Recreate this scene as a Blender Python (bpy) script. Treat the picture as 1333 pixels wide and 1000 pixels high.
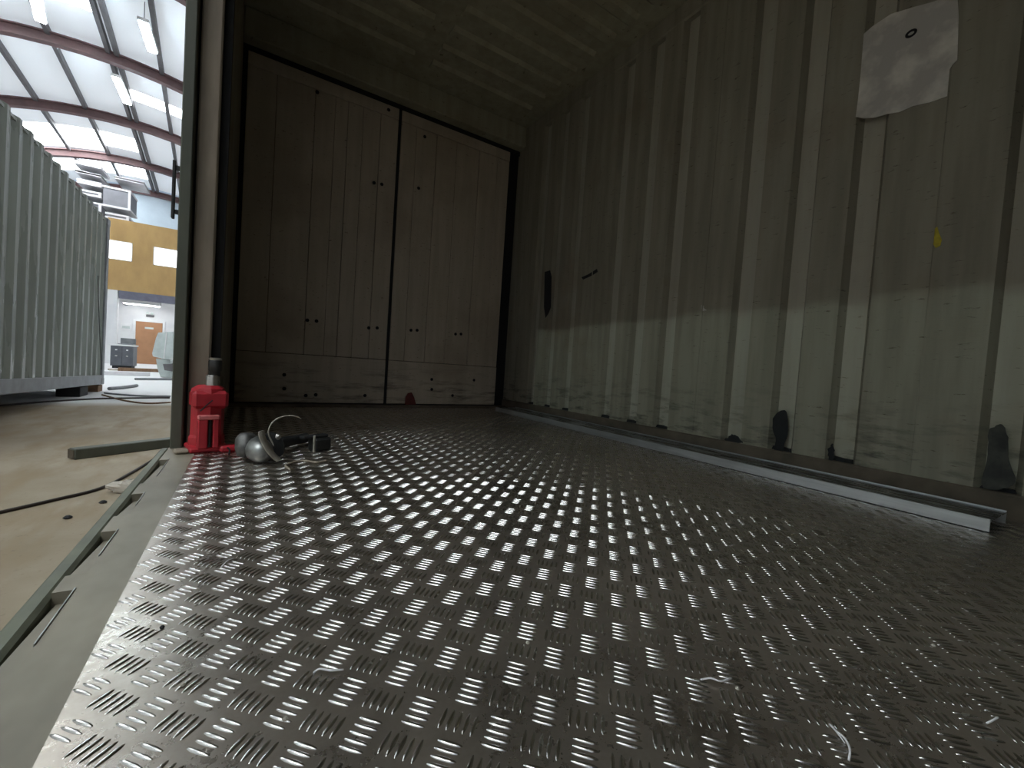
import bpy, math, random
from mathutils import Vector, Matrix
random.seed(7)
for o in list(bpy.data.objects): bpy.data.objects.remove(o)
scene = bpy.context.scene
COL = scene.collection

# ------------------------------------------------------------------ camera
FPX = 546.87
def _n(v): v = Vector(v); return v.normalized()
AX = _n((1530 - 666.5, 537 - 500, FPX)); AY = _n((322 - 666.5, 457 - 500, FPX)); AZ = AX.cross(AY)
CAM = Vector((0, 0, .40))
def ray(px, py):                       # photo pixel -> world direction
    c = Vector((px - 666.5, py - 500, FPX)); return Vector((AX.dot(c), AY.dot(c), AZ.dot(c)))
def on_z(px, py, z): d = ray(px, py); return CAM + d * ((z - CAM.z) / d.z)
def on_x(px, py, x): d = ray(px, py); return CAM + d * ((x - CAM.x) / d.x)
def on_y(px, py, y): d = ray(px, py); return CAM + d * ((y - CAM.y) / d.y)
def project(p):
    q = Vector(p) - CAM; c = AX * q.x + AY * q.y + AZ * q.z
    return (666.5 + FPX * c.x / c.z, 500 + FPX * c.y / c.z, c.z)
cd = bpy.data.cameras.new('camera'); cd.sensor_fit = 'HORIZONTAL'; cd.sensor_width = 36
cd.lens = 36 * FPX / 1333; cd.clip_start = .01; cd.clip_end = 200
cam = bpy.data.objects.new('camera', cd); COL.objects.link(cam)
M = Matrix(((AX.x, -AX.y, -AX.z), (AY.x, -AY.y, -AY.z), (AZ.x, -AZ.y, -AZ.z)))
cam.matrix_world = Matrix.Translation(CAM) @ M.to_4x4()
scene.camera = cam

# ------------------------------------------------------------------ world, exposure, light levels
w = bpy.data.worlds.new('world'); scene.world = w; w.use_nodes = True
bg = w.node_tree.nodes['Background']; bg.inputs[0].default_value = (.75, .85, 1, 1); bg.inputs[1].default_value = .6
vs = scene.view_settings; vs.view_transform = 'Standard'; vs.look = 'None'; vs.gamma = 1; vs.use_curve_mapping = False
vs.exposure = 1.1
SKYLIGHT = 5.0      # daylight through the clear roof sheets
SHEET = .14         # daylight through the milky fibreglass roof sheets
TUBE = 30.0         # fluorescent tubes
HIGHBAY = 130.0     # watts of the high bay lamp
GROUND = -.45
HALLROT = math.radians(4)

# ------------------------------------------------------------------ helpers
class MB:
    def __init__(s): s.v = []; s.f = []
    def poly(s, pts): n = len(s.v); s.v += [tuple(p) for p in pts]; s.f.append(tuple(range(n, n + len(pts)))); return s
    def add(s, vs_, fs): n = len(s.v); s.v += [tuple(p) for p in vs_]; s.f += [tuple(i + n for i in f) for f in fs]; return s
    def box(s, x0, x1, y0, y1, z0, z1):
        return s.add([(x0,y0,z0),(x1,y0,z0),(x1,y1,z0),(x0,y1,z0),(x0,y0,z1),(x1,y0,z1),(x1,y1,z1),(x0,y1,z1)],
                     [(3,2,1,0),(4,5,6,7),(0,1,5,4),(1,2,6,5),(2,3,7,6),(3,0,4,7)])
    def bbox(s, x0, x1, y0, y1, z0, z1, b):          # box with chamfered edges
        import itertools
        pts = []; idx = {}
        for sx, sy, sz in itertools.product((0,1), repeat=3):
            X = (x0,x1)[sx]; Y = (y0,y1)[sy]; Z = (z0,z1)[sz]
            ix = b if sx == 0 else -b; iy = b if sy == 0 else -b; iz = b if sz == 0 else -b
            for k, p in enumerate(((X, Y+iy, Z+iz), (X+ix, Y, Z+iz), (X+ix, Y+iy, Z))):
                idx[(sx,sy,sz,k)] = len(pts); pts.append(p)
        c = ((x0+x1)/2, (y0+y1)/2, (z0+z1)/2); fs = []
        for a in (0,1): fs.append([idx[(a,0,0,0)], idx[(a,1,0,0)], idx[(a,1,1,0)], idx[(a,0,1,0)]])
        for a in (0,1): fs.append([idx[(0,a,0,1)], idx[(1,a,0,1)], idx[(1,a,1,1)], idx[(0,a,1,1)]])
        for a in (0,1): fs.append([idx[(0,0,a,2)], idx[(1,0,a,2)], idx[(1,1,a,2)], idx[(0,1,a,2)]])
        for a in (0,1):
            for d in (0,1):
                fs.append([idx[(a,d,0,0)], idx[(a,d,1,0)], idx[(a,d,1,1)], idx[(a,d,0,1)]])
                fs.append([idx[(a,0,d,0)], idx[(a,1,d,0)], idx[(a,1,d,2)], idx[(a,0,d,2)]])
                fs.append([idx[(0,a,d,1)], idx[(1,a,d,1)], idx[(1,a,d,2)], idx[(0,a,d,2)]])
        for q in itertools.product((0,1), repeat=3): fs.append([idx[q+(0,)], idx[q+(1,)], idx[q+(2,)]])
        out = []
        for f in fs:
            P = [Vector(pts[i]) for i in f]; nn = (P[1]-P[0]).cross(P[2]-P[0]); m = sum(P, Vector())/len(P) - Vector(c)
            out.append(tuple(f) if nn.dot(m) > 0 else tuple(reversed(f)))
        return s.add(pts, out)
    def prism(s, poly, axis, a, b):                  # poly in the two other axes, extruded along axis
        def P(u, v, t):
            return {'x': (t,u,v), 'y': (u,t,v), 'z': (u,v,t)}[axis]
        n = len(poly); vs_ = [P(u,v,a) for u,v in poly] + [P(u,v,b) for u,v in poly]
        area = sum(poly[i][0]*poly[(i+1)%n][1]-poly[(i+1)%n][0]*poly[i][1] for i in range(n))
        flip = (area > 0) != (axis != 'y'); flip = flip != (b < a)
        fs = [tuple(range(n-1,-1,-1)), tuple(range(n, 2*n))] + [(i,(i+1)%n,n+(i+1)%n,n+i) for i in range(n)]
        if flip: fs = [tuple(reversed(f)) for f in fs]
        return s.add(vs_, fs)
    def lathe(s, prof, c, seg=20, axis=None):        # prof: (r, t) along axis (default z)
        ax = Vector(axis or (0,0,1)).normalized(); u = ax.orthogonal().normalized(); v = ax.cross(u); c = Vector(c)
        vs_ = []; fs = []; m = len(prof)
        for r, t in prof:
            for k in range(seg):
                a = 2*math.pi*k/seg; vs_.append(c + ax*t + (u*math.cos(a) + v*math.sin(a))*r)
        for i in range(m-1):
            for k in range(seg):
                fs.append((i*seg+k, i*seg+(k+1)%seg, (i+1)*seg+(k+1)%seg, (i+1)*seg+k))
        fs.append(tuple(range(seg-1,-1,-1))); fs.append(tuple((m-1)*seg+k for k in range(seg)))
        return s.add(vs_, fs)
    def tube(s, pts, r, seg=8):
        pts = [Vector(p) for p in pts]; rs = r if isinstance(r, (list, tuple)) else [r]*len(pts)
        vs_ = []; fs = []; u = None
        for i, p in enumerate(pts):
            t = (pts[min(i+1,len(pts)-1)] - pts[max(i-1,0)]).normalized()
            u = t.orthogonal().normalized() if u is None else (u - t*u.dot(t)).normalized()
            v = t.cross(u)
            for k in range(seg):
                a = 2*math.pi*k/seg; vs_.append(p + (u*math.cos(a)+v*math.sin(a))*rs[i])
        for i in range(len(pts)-1):
            for k in range(seg): fs.append((i*seg+k, i*seg+(k+1)%seg, (i+1)*seg+(k+1)%seg, (i+1)*seg+k))
        fs.append(tuple(range(seg-1,-1,-1))); fs.append(tuple((len(pts)-1)*seg+k for k in range(seg)))
        return s.add(vs_, fs)
    def mesh(s, name, mat, off=(0,0,0), smooth=None):
        me = bpy.data.meshes.new(name); ox, oy, oz = off
        me.from_pydata([(x-ox, y-oy, z-oz) for x, y, z in s.v], [], s.f); me.update()
        if mat: me.materials.append(mat)
        if smooth is not None:
            me.polygons.foreach_set('use_smooth', [True]*len(me.polygons))
            if smooth < 180: me.set_sharp_from_angle(angle=math.radians(smooth))
        return me
    def build(s, name, mat, parent=None, smooth=None, at=None):
        off = at if at is not None else (parent.get('_o', (0,0,0)) if parent else (0,0,0))
        ob = bpy.data.objects.new(name, s.mesh(name, mat, off, smooth)); COL.objects.link(ob)
        if at is not None: ob.location = at; ob['_o'] = tuple(at)
        if parent:
            ob.parent = parent; ob['_o'] = tuple(off)
        return ob
ALL_O = []
def tag(o, label, cat, group=None, kind=None):
    o['label'] = label; o['category'] = cat
    if group: o['group'] = group
    if kind: o['kind'] = kind
    return o
def thing(name, label, cat, loc=(0,0,0), rot=None, group=None, kind=None):
    o = bpy.data.objects.new(name, None); COL.objects.link(o); o.location = loc; o.empty_display_size = .1
    o['_o'] = tuple(loc)
    if rot is not None: o.rotation_euler = rot; o['_o'] = (0,0,0)
    return tag(o, label, cat, group, kind)
def inst(name, me, parent, loc=(0,0,0), rot=None):
    o = bpy.data.objects.new(name, me); COL.objects.link(o); o.location = loc
    if rot is not None: o.rotation_euler = rot
    if parent: o.parent = parent
    return o
def spline(pts, n=10):
    P = [Vector(p) for p in pts]; P = [P[0]*2-P[1]] + P + [P[-1]*2-P[-2]]; out = []
    for i in range(1, len(P)-2):
        for k in range(n):
            t = k/n; a,b,c,d = P[i-1:i+3]
            out.append(.5*((2*b)+(c-a)*t+(2*a-5*b+4*c-d)*t*t+(3*b-a-3*c+d)*t**3))
    out.append(P[-2]); return out

# ------------------------------------------------------------------ materials
def srgb(r, g, b):
    f = lambda c: (c/12.92 if c <= .04045 else ((c+.055)/1.055)**2.4)
    return (f(r/255), f(g/255), f(b/255))
class N:
    def __init__(s, name):
        s.m = bpy.data.materials.new(name); s.m.use_nodes = True; s.t = s.m.node_tree; s.b = s.t.nodes['Principled BSDF']
    def n(s, typ, **kw):
        x = s.t.nodes.new(typ)
        for k, v in kw.items(): setattr(x, k, v)
        return x
    def l(s, a, b): s.t.links.new(a, b)
    def pos(s, scale=(1,1,1)):
        g = s.n('ShaderNodeNewGeometry'); mp = s.n('ShaderNodeMapping'); mp.inputs['Scale'].default_value = scale
        s.l(g.outputs['Position'], mp.inputs[0]); return mp.outputs[0]
    def noise(s, vec, scale, detail=4, rough=.55):
        x = s.n('ShaderNodeTexNoise'); x.inputs['Scale'].default_value = scale; x.inputs['Detail'].default_value = detail
        x.inputs['Roughness'].default_value = rough; s.l(vec, x.inputs['Vector']); return x.outputs[0]
    def ramp(s, fac, a, b, ca=(0,0,0), cb=(1,1,1)):
        r = s.n('ShaderNodeValToRGB'); e = r.color_ramp.elements
        e[0].position = a; e[1].position = b; e[0].color = (*ca,1); e[1].color = (*cb,1); s.l(fac, r.inputs[0]); return r.outputs[0]
    def mix(s, fac, a, b):
        x = s.n('ShaderNodeMix', data_type='RGBA'); 
        if isinstance(fac, (int,float)): x.inputs[0].default_value = fac
        else: s.l(fac, x.inputs[0])
        for i, c in ((6,a),(7,b)):
            if isinstance(c, tuple): x.inputs[i].default_value = (*c[:3],1)
            else: s.l(c, x.inputs[i])
        return x.outputs[2]
    def math(s, op, a, b=0):
        x = s.n('ShaderNodeMath', operation=op)
        for i, c in ((0,a),(1,b)):
            if isinstance(c, (int,float)): x.inputs[i].default_value = c
            else: s.l(c, x.inputs[i])
        return x.outputs[0]
    def bump(s, h, strength, dist=.01):
        x = s.n('ShaderNodeBump'); x.inputs['Strength'].default_value = strength; x.inputs['Distance'].default_value = dist
        s.l(h, x.inputs['Height']); s.l(x.outputs[0], s.b.inputs['Normal'])
    def set(s, **kw):
        for k, v in kw.items():
            k = {'color':'Base Color','rough':'Roughness','metal':'Metallic','spec':'Specular IOR Level'}.get(k, k)
            if isinstance(v, tuple): s.b.inputs[k].default_value = (*v[:3],1)
            elif isinstance(v, (int,float)): s.b.inputs[k].default_value = v
            else: s.l(v, s.b.inputs[k])
        return s.m
def simple(name, c1, c2=None, scale=8, rough=.6, metal=0, stretch=(1,1,1), lo=.35, hi=.65, bump=0, spec=.5):
    x = N(name); v = x.pos(stretch); f = x.noise(v, scale)
    c2 = c2 or tuple(c*.75 for c in c1)
    x.set(color=x.ramp(f, lo, hi, c2, c1), metal=metal, spec=spec)
    r = x.math('MULTIPLY_ADD', f, .25); x.t.nodes[-1].inputs[2].default_value = max(0, rough-.12)
    x.set(rough=r)
    if bump: x.bump(x.noise(v, scale*6), bump, .003)
    return x.m
def emit(name, color, strength, base=(.8,.8,.8)):
    x = N(name); x.set(color=base, rough=.5); f = x.noise(x.pos(), 1.5)
    x.b.inputs['Emission Color'].default_value = (*color,1)
    x.l(x.math('MULTIPLY', x.math('MULTIPLY_ADD', f, .3), strength), x.b.inputs['Emission Strength'])
    x.t.nodes[-2].inputs[2].default_value = .85
    return x.m

def wall_paint(name, base, worn, stain, rust):
    x = N(name); v = x.pos(); streak = x.noise(x.pos((3,3,.25)), 5, 6); big = x.noise(v, 1.3, 5)
    c = x.mix(x.ramp(streak, .38, .62), base, worn)
    c = x.mix(x.ramp(big, .52, .72), c, stain)
    fine = x.noise(x.pos((1,.6,3)), 26, 5, .7)
    c = x.mix(x.ramp(fine, .62, .70), c, rust)
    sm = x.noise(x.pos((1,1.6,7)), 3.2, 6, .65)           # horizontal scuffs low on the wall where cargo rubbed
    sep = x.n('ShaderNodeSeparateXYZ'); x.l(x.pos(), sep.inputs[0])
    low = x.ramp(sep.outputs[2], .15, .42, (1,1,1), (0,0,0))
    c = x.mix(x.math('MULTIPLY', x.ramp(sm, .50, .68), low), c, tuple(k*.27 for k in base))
    x.set(color=c, rough=.72, spec=.25); x.bump(fine, .25, .004)
    return x.m
M_WALL = wall_paint('container_wall_paint', (.285,.262,.208), (.225,.205,.16), (.205,.158,.108), (.10,.08,.055))
M_GROOVE = wall_paint('cleaner_groove_paint', (.37,.345,.285), (.32,.295,.24), (.28,.235,.17), (.16,.13,.095))
M_DOOR = wall_paint('rear_door_paint', (.53,.455,.365), (.46,.395,.31), (.38,.31,.235), (.16,.125,.095))
M_CEIL = wall_paint('roof_sheet_paint', (.38,.36,.27), (.32,.30,.22), (.27,.24,.17), (.15,.13,.09))
M_RAIL = simple('brown_rusty_rail', (.13,.10,.075), (.07,.055,.04), 9, .8)
M_BLACK = simple('black_rubber', (.012,.012,.013), (.006,.006,.007), 20, .7)
M_POST = simple('brown_post_paint', (.36,.30,.23), (.25,.21,.16), 14, .6, stretch=(1,1,.2))
M_FLANGE = simple('olive_flange_paint', (.095,.10,.075), (.07,.073,.055), 10, .5, stretch=(1,1,.2))
M_SILL = simple('worn_sill_steel', (.30,.265,.20), (.155,.135,.095), 6, .55, stretch=(1,.5,1), bump=.15)
M_SILL2 = simple('olive_sill_lip', (.17,.18,.125), (.11,.115,.08), 8, .6)

def checker_metal():
    x = N('aluminium_tread_plate'); v = x.pos()
    big = x.noise(v, 1.5, 5, .6); mid = x.noise(v, 9, 6, .65); fine = x.noise(x.pos((1,1,1)), 70, 4, .7)
    dirt = x.math('ADD', x.math('MULTIPLY', big, .55), x.math('ADD', x.math('MULTIPLY', mid, .35), x.math('MULTIPLY', fine, .2)))
    d = x.ramp(dirt, .40, .82)
    c = x.mix(d, (.43,.385,.335), (.20,.155,.115))
    x.set(color=c, metal=x.math('SUBTRACT', 1.0, x.math('MULTIPLY', d, .55)))
    x.set(rough=x.math('ADD', x.math('MULTIPLY', d, .22), x.math('MULTIPLY_ADD', fine, .16)))
    x.t.nodes[-2].inputs[2].default_value = .0
    for nd in x.t.nodes:
        if nd.type == 'MATH' and nd.operation == 'MULTIPLY_ADD': nd.inputs[2].default_value = .15
    x.bump(x.noise(v, 6, 3), .12, .006)
    return x.m
M_PLATE = checker_metal()
M_BAR = simple('worn_tread_bar_aluminium', (.80,.79,.77), (.62,.60,.57), 40, .23, 1)
M_ALU = simple('brushed_aluminium', (.60,.62,.64), (.46,.48,.50), 14, .42, .85, stretch=(4,.3,4))
M_ALUD = simple('dull_aluminium', (.36,.38,.40), (.26,.28,.30), 14, .26, .95, stretch=(4,.3,4))
M_RED = simple('red_jack_paint', (.52,.024,.038), (.38,.016,.027), 18, .45)
M_REDL = simple('worn_red_edge', (.70,.20,.20), (.55,.12,.12), 30, .5)
M_STEEL = simple('machined_steel', (.62,.60,.56), (.45,.43,.40), 30, .3, .95)
M_DARKSTEEL = simple('dark_steel', (.06,.06,.06), (.035,.035,.035), 20, .5, .6)
M_CAST = simple('cast_aluminium', (.42,.43,.42), (.30,.30,.29), 30, .38, .85)
M_HOUSE = simple('grimy_housing', (.17,.165,.16), (.09,.088,.085), 40, .5, .6)
M_WIRE = simple('pale_wire', (.45,.42,.36), (.32,.29,.24), 30, .5)
M_GREEN = simple('green_container_paint', (.215,.235,.20), (.165,.18,.15), 6, .27, stretch=(1,1,.12))
M_GREY = simple('grey_container_frame', (.25,.26,.27), (.17,.175,.18), 6, .5)
M_WOOD = simple('timber_block', (.25,.15,.085), (.16,.09,.05), 14, .8)
M_CABLE = simple('dark_brown_cable', (.03,.018,.014), (.02,.012,.01), 10, .6)
M_RAG = simple('crumpled_paper', (.62,.57,.50), (.48,.42,.36), 14, .9)
def ground_mat():
    x = N('dusty_concrete'); v = x.pos(); a = x.noise(v, .9, 6, .6); b = x.noise(x.pos((1.5,.5,1)), 4, 5); f = x.noise(v, 45, 4, .7)
    c = x.ramp(a, .35, .65, (.30,.24,.165), (.44,.37,.28))
    c = x.mix(x.ramp(b, .44, .66), c, (.31,.235,.15)); c = x.mix(x.ramp(f, .6, .75), c, (.24,.19,.13))
    # floor colour turns pale beyond the far line
    sep = x.n('ShaderNodeSeparateXYZ'); x.l(x.pos(), sep.inputs[0])
    edge = x.math('ADD', sep.outputs[1], x.math('MULTIPLY', a, .4))
    c = x.mix(x.ramp(x.math('DIVIDE', edge, 20), .385, .41), c, (.80,.79,.78))
    x.set(color=c, rough=.75, spec=.3); x.bump(f, .15, .003); return x.m
M_GROUND = ground_mat()
M_HALLWALL = simple('white_hall_wall', (.80,.80,.80), (.72,.72,.73), 2, .8)
M_BLUEWALL = simple('pale_blue_gable_sheet', (.62,.72,.80), (.55,.65,.73), 2, .7)
M_PLY = simple('ochre_plywood', (.49,.31,.115), (.41,.25,.09), 3, .6, stretch=(1,1,.4))
M_BEAMD = simple('slate_beam', (.16,.16,.21), (.12,.12,.16), 5, .6)
M_DOORW = simple('orange_brown_door', (.46,.235,.12), (.40,.20,.10), 3, .5)
M_RIB = simple('red_oxide_steel', (.20,.115,.115), (.15,.09,.09), 4, .6)
M_PURLIN = simple('grey_purlin', (.17,.16,.165), (.12,.115,.12), 4, .6)
M_SHEET = emit('milky_roof_sheet', (.86,.93,1), SHEET, (.85,.87,.9))
M_SKY = emit('clear_roof_sheet', (.90,.96,1), SKYLIGHT)
M_TUBE = emit('fluorescent_diffuser', (.70,.90,1), TUBE)
M_TUBE2 = emit('added_lamp_diffuser', (.95,.98,1), 6.0)
M_WIN = emit('bright_window_pane', (1,1,1), 1.8)
M_PACK = simple('grey_wrapped_insulation', (.26,.26,.285), (.22,.22,.24), 4, .6)
M_PACKE = simple('white_pack_edge', (.80,.78,.80), (.7,.68,.7), 8, .7)
M_PALE = simple('pale_grey_plastic', (.62,.68,.66), (.52,.58,.56), 6, .5)
M_NAVY = simple('dark_grey_cabinet', (.12,.125,.14), (.09,.095,.11), 5, .5)
M_WHITE = simple('white_laminate', (.82,.82,.82), (.75,.75,.75), 5, .5)
M_PATCH = simple('pale_worn_patch', (.70,.66,.60), (.46,.43,.40), 9, .8, lo=.42, hi=.62, bump=.2)
M_YELLOW = simple('yellow_paint_mark', (.55,.45,.03), (.35,.28,.02), 40, .7)
M_STAIN = simple('black_soot', (.016,.016,.018), (.01,.01,.012), 30, .9)
M_SMEAR = simple('dark_smear', (.07,.068,.06), (.025,.025,.025), 22, .9)
M_RUSTRED = simple('red_mark', (.16,.03,.025), (.09,.02,.018), 30, .8)

# ------------------------------------------------------------------ our container: dimensions
XW, XR = 2.232, 2.196          # right wall: bottom of its grooves, face of its flats
YD = 3.60; ZC = 2.72; YF = -2.3
PX0, PX1 = -.275, -.155        # sill

# floor plate with pressed bars
flo = MB().box(PX1, XW, YF, YD+.05, -.12, 0).build('floor', M_PLATE)
tag(flo, 'worn aluminium tread plate floor of the open container', 'floor', kind='structure')
def bar_mb(L, W, H, st, cs, dirv, cx, cy, mb):
    dx, dy = dirv; nx, ny = -dy, dx; n0 = len(mb.v); m = len(cs)
    mb.v.append((cx-dx*L/2, cy-dy*L/2, 0))
    for t, k in st:
        for u, h in cs:
            mb.v.append((cx+dx*t*L/2+nx*u*W/2*k, cy+dy*t*L/2+ny*u*W/2*k, H*h*min(1,k*1.15)))
    mb.v.append((cx+dx*L/2, cy+dy*L/2, 0)); last = len(mb.v)-1
    for j in range(m-1): mb.f.append((n0, n0+1+j, n0+2+j)[::-1])
    for i in range(len(st)-1):
        for j in range(m-1):
            a = n0+1+i*m+j; mb.f.append((a, a+m, a+m+1, a+1)[::-1])
    e = n0+1+(len(st)-1)*m
    for j in range(m-1): mb.f.append((last, e+j+1, e+j)[::-1])
ST_F = [(-.86,.5),(-.5,.88),(0,1),(.5,.88),(.86,.5)]; CS_F = [(1,-.05),(.74,.66),(.34,1),(-.34,1),(-.74,.66),(-1,-.05)]
ST_C = [(-.7,.75),(0,1),(.7,.75)]; CS_C = [(1,-.05),(.6,.8),(-.6,.8),(-1,-.05)]
r2 = math.sqrt(.5); bars = []
GX, GY = .0655, .0672
for i in range(-2, 38):
    for j in range(-10, 46):
        for ori, (ox, oy) in enumerate(((0,0),(.5,.5))):
            cx = -.112 + GX*(i+ox); cy = .540 + GY*(j+oy)
            if cy < .02 or cy > YD-.06: continue
            d = (r2, r2) if ori == 0 else (r2, -r2); nrm = (-d[1], d[0])
            for k in range(-2, 3):
                x = cx + nrm[0]*k*.0093; y = cy + nrm[1]*k*.0093
                if x < PX1+.006 or x > 2.14: continue
                bars.append((x, y, d, ori))
vis = []
for idx, (x, y, d, ori) in enumerate(bars):
    px, py, dep = project((x, y, 0))
    if dep > .05 and 0 < px < 1333 and py < 1000: vis.append((dep, idx))
vis.sort(); near = set(i for _, i in vis[:300])
bm_ = MB(); bar_mb(.0290, .0054, .0015, ST_F, CS_F, (1,0), 0, 0, bm_); me_bar = bm_.mesh('tread_bar', M_BAR, smooth=180)
rest = MB()
for idx, (x, y, d, ori) in enumerate(bars):
    if idx in near:
        inst('tread_bar', me_bar, flo, (x, y, 0), (0, 0, math.atan2(d[1], d[0])))
    else:
        fine = math.hypot(x, y) < 1.5
        bar_mb(.0290, .0054, .0015, ST_F if fine else ST_C, CS_F if fine else CS_C, d, x, y, rest)
ro = rest.build('tread_bars', M_BAR, flo, smooth=180); ro['kind'] = 'stuff'

# sill with scooped keeper recesses
sill = thing('trim_1', 'worn olive steel sill with recesses along the open side', 'sill', (PX0, 0, 0), kind='structure')
pockets = [(.16,.36),(.43,.64),(.70,.925),(.985,1.19),(1.29,1.468),(1.575,1.885)]
MB().box(-.220, PX1, YF, 2.12, -.37, -.001).build('inner_strip', M_SILL, sill)
MB().bbox(PX0, -.2475, YF, 2.12, -.37, -.004, .006).build('outer_lip', M_SILL2, sill)
edges = [YF] + [q for p in pockets for q in p] + [2.12]
for a, b in zip(edges[0::2], edges[1::2]): MB().box(-.2475, -.220, a, b, -.37, -.002).build('bridge_piece', M_SILL, sill)
for a, b in pockets:
    MB().prism([(a,-.003),(b,-.022),(b,-.06),(a,-.06)], 'x', -.2425, -.220).build('recess_floor', M_SILL, sill)
    MB().box(-.2475, -.2425, a, b, -.2, -.12).build('slot_bottom', M_BLACK, sill)
    MB().bbox(-.2215, -.2195, a+.07, b, -.02, .0015, .0005).build('recess_edge', M_CAST, sill)

# right wall with pressed ribs
wr = MB().box(XW, XW+.04, YF, YD+.05, .085, ZC).build('wall_right', M_GROOVE)
tag(wr, 'grimy grey steel side wall with upright ribs, right of the tread floor', 'wall', kind='structure')
grooves = sorted(1.01 + .945*g + .245*k for g in range(-4, 4) for k in (-1, 0, 1))
grooves = [y for y in grooves if YF+.1 < y < YD-.12]
GT, GB = .056, .037            # half width of a groove at the face and at its bottom
lim = [YF-GT] + grooves + [YD+.05+GT]
for a, b in zip(lim, lim[1:]):
    MB().prism([(XW, a+GB), (XR, a+GT), (XR, b-GT), (XW, b-GB)], 'z', .085, ZC-.05).build('wall_flat', M_WALL, wr)
    if b-a > .4: MB().box(XR-.003, XR, (a+b)/2-.004, (a+b)/2+.004, .1, 2.6).build('weld_seam', M_WALL, wr)
for y in grooves: MB().prism([(y-GB-.006,.088),(y+GB+.006,.088),(y+GB,.098+random.uniform(0,.012)),(y,.102+random.uniform(0,.01)),(y-GB,.096+random.uniform(0,.012))], 'x', XW-.02, XW).build('drain_gap', M_STAIN, wr)
MB().bbox(XR-.012, XW+.04, YF, YD+.05, -.05, .088, .006).build('bottom_rail', M_RAIL, wr)
MB().bbox(XR-.006, XW+.04, YF, YD+.05, 2.60, ZC, .01).build('top_rail', M_WALL, wr)
def wall_blob(name, pix, mat, x=XR-.0015, t=.0015, parent=wr, rag=0):
    if rag:
        q = spline([(px, py, 0) for px, py in list(pix)+[pix[0]]], 5)[:-1]; pix = [(v.x+random.uniform(-rag,rag), v.y+random.uniform(-rag,rag)) for v in q]
    P = [on_x(px, py, x) for px, py in pix]
    n = len(P); m = MB(); m.add([tuple(p) for p in P] + [(x+t, p.y, p.z) for p in P],
        [tuple(range(n)), tuple(range(2*n-1, n-1, -1))] + [(i, n+i, n+(i+1)%n, (i+1)%n) for i in range(n)])
    return m.build(name, mat, parent)
wall_blob('soot_slot', [(709,354),(716,352),(718,360),(717,400),(714,408),(710,414),(708,400)], M_STAIN, XR-.002)
wall_blob('scratch', [(757,361),(766,357),(777,350),(778,354),(770,359),(759,364)], M_STAIN, XR-.002)
wall_blob('soot_spot', [(1006,545),(1012,537),(1021,534),(1025,541),(1025,565),(1021,578),(1019,588),(1008,587),(1010,572),(1006,560)], M_STAIN, rag=0.2)
wall_blob('soot_spot', [(943,575),(950,567),(957,566),(966,575),(960,578),(950,579)], M_STAIN, rag=1.0)
wall_blob('soot_spot', [(1287,560),(1303,552),(1312,570),(1314,600),(1322,628),(1300,637),(1278,633),(1284,600)], M_SMEAR, rag=1.0)
wall_blob('soot_spot', [(1078,585),(1084,578),(1086,592),(1085,598),(1079,600)], M_STAIN, rag=1.0)
wall_blob('paint_mark', [(1214,300),(1220,295),(1223,305),(1226,312),(1224,320),(1218,323),(1213,315)], M_YELLOW, XR-.002)
wall_blob('paint_mark', [(913,397),(916,398),(916,401),(920,404),(913,405)], M_PATCH, XR-.002)
pp = [(1124.5,44),(1136,34),(1160,18),(1190,9),(1212,3),(1246,-8),(1248,20),(1246,78),(1240,84),(1236,90),(1233,125),(1210,133),(1188,138),(1170,146),(1156,148),(1140,153),(1124,154),(1114,152),(1117,128),(1120,100)]
pt = thing('wall_patch', 'ragged pale sheet stuck high on the grey container wall', 'patch', tuple(on_x(1180, 150, XR-.003)))
wall_blob('sheet', pp, M_PATCH, XR-.004, .003, pt)
cpt = on_x(1186, 43.5, XR-.005)
m = MB(); rr = [(cpt + Vector((0, math.cos(a)*.014, math.sin(a)*.011))) for a in [2*math.pi*k/16 for k in range(17)]]
m.tube(rr, .0045, 6); m.build('black_ring', M_STAIN, pt, smooth=60)

# left wall beyond the side opening, post, top header, front wall
wl = MB().box(-.20, -.10, 2.26, YD+.05, -.02, ZC).build('wall_left', M_WALL)
tag(wl, 'dark return wall between the opening post and the rear doors', 'wall', kind='structure')
wl2 = MB().prism([(2.12,2.452),(2.12,ZC),(YF,ZC),(YF,2.53)], 'x', -.24, -.13).build('trim_2', M_RAIL)
tag(wl2, 'steel header over the open container side', 'header', kind='structure')
wf = MB().box(-.24, XW, YF-.06, YF, -.02, ZC).build('wall_front', M_WALL)
tag(wf, 'closed steel end wall behind the camera', 'wall', kind='structure')
YO = -.75                      # side opening ends here at an unseen wall added to limit the light
wn = MB().box(-.24, -.13, YF, YO, -.02, 2.5).build('wall_left_added', M_WALL)
tag(wn, 'added steel side wall beside the camera, limiting light through the opening', 'wall', kind='structure')
post = thing('trim_3', 'upright corner post of the opening with olive flange and brown face', 'post', (-.2, 2.14, -.37), kind='structure')
MB().bbox(-.244, -.206, 2.09, 2.26, -.37, ZC+.1, .004).build('flange', M_FLANGE, post)
MB().box(-.206, -.198, 2.16, 2.25, -.05, ZC+.1).build('seal_gap', M_BLACK, post)
MB().bbox(-.198, -.128, 2.14, 2.26, -.05, ZC+.1, .006).build('post_face', M_POST, post)
MB().box(-.128, -.098, 2.19, 2.26, -.02, ZC).build('return_lip', M_BLACK, post)
a = on_y(221, 207, 2.1); b = on_y(220, 283, 2.1)
lr = MB().bbox(-.2665, -.2565, 2.095, 2.115, b.z, a.z, .002).build('lock_bar', M_DARKSTEEL, post)
for z in (on_y(221, 216, 2.1).z, on_y(221, 274, 2.1).z): MB().box(-.2565, -.243, 2.1, 2.11, z-.008, z+.008).build('bracket', M_DARKSTEEL, lr)

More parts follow.
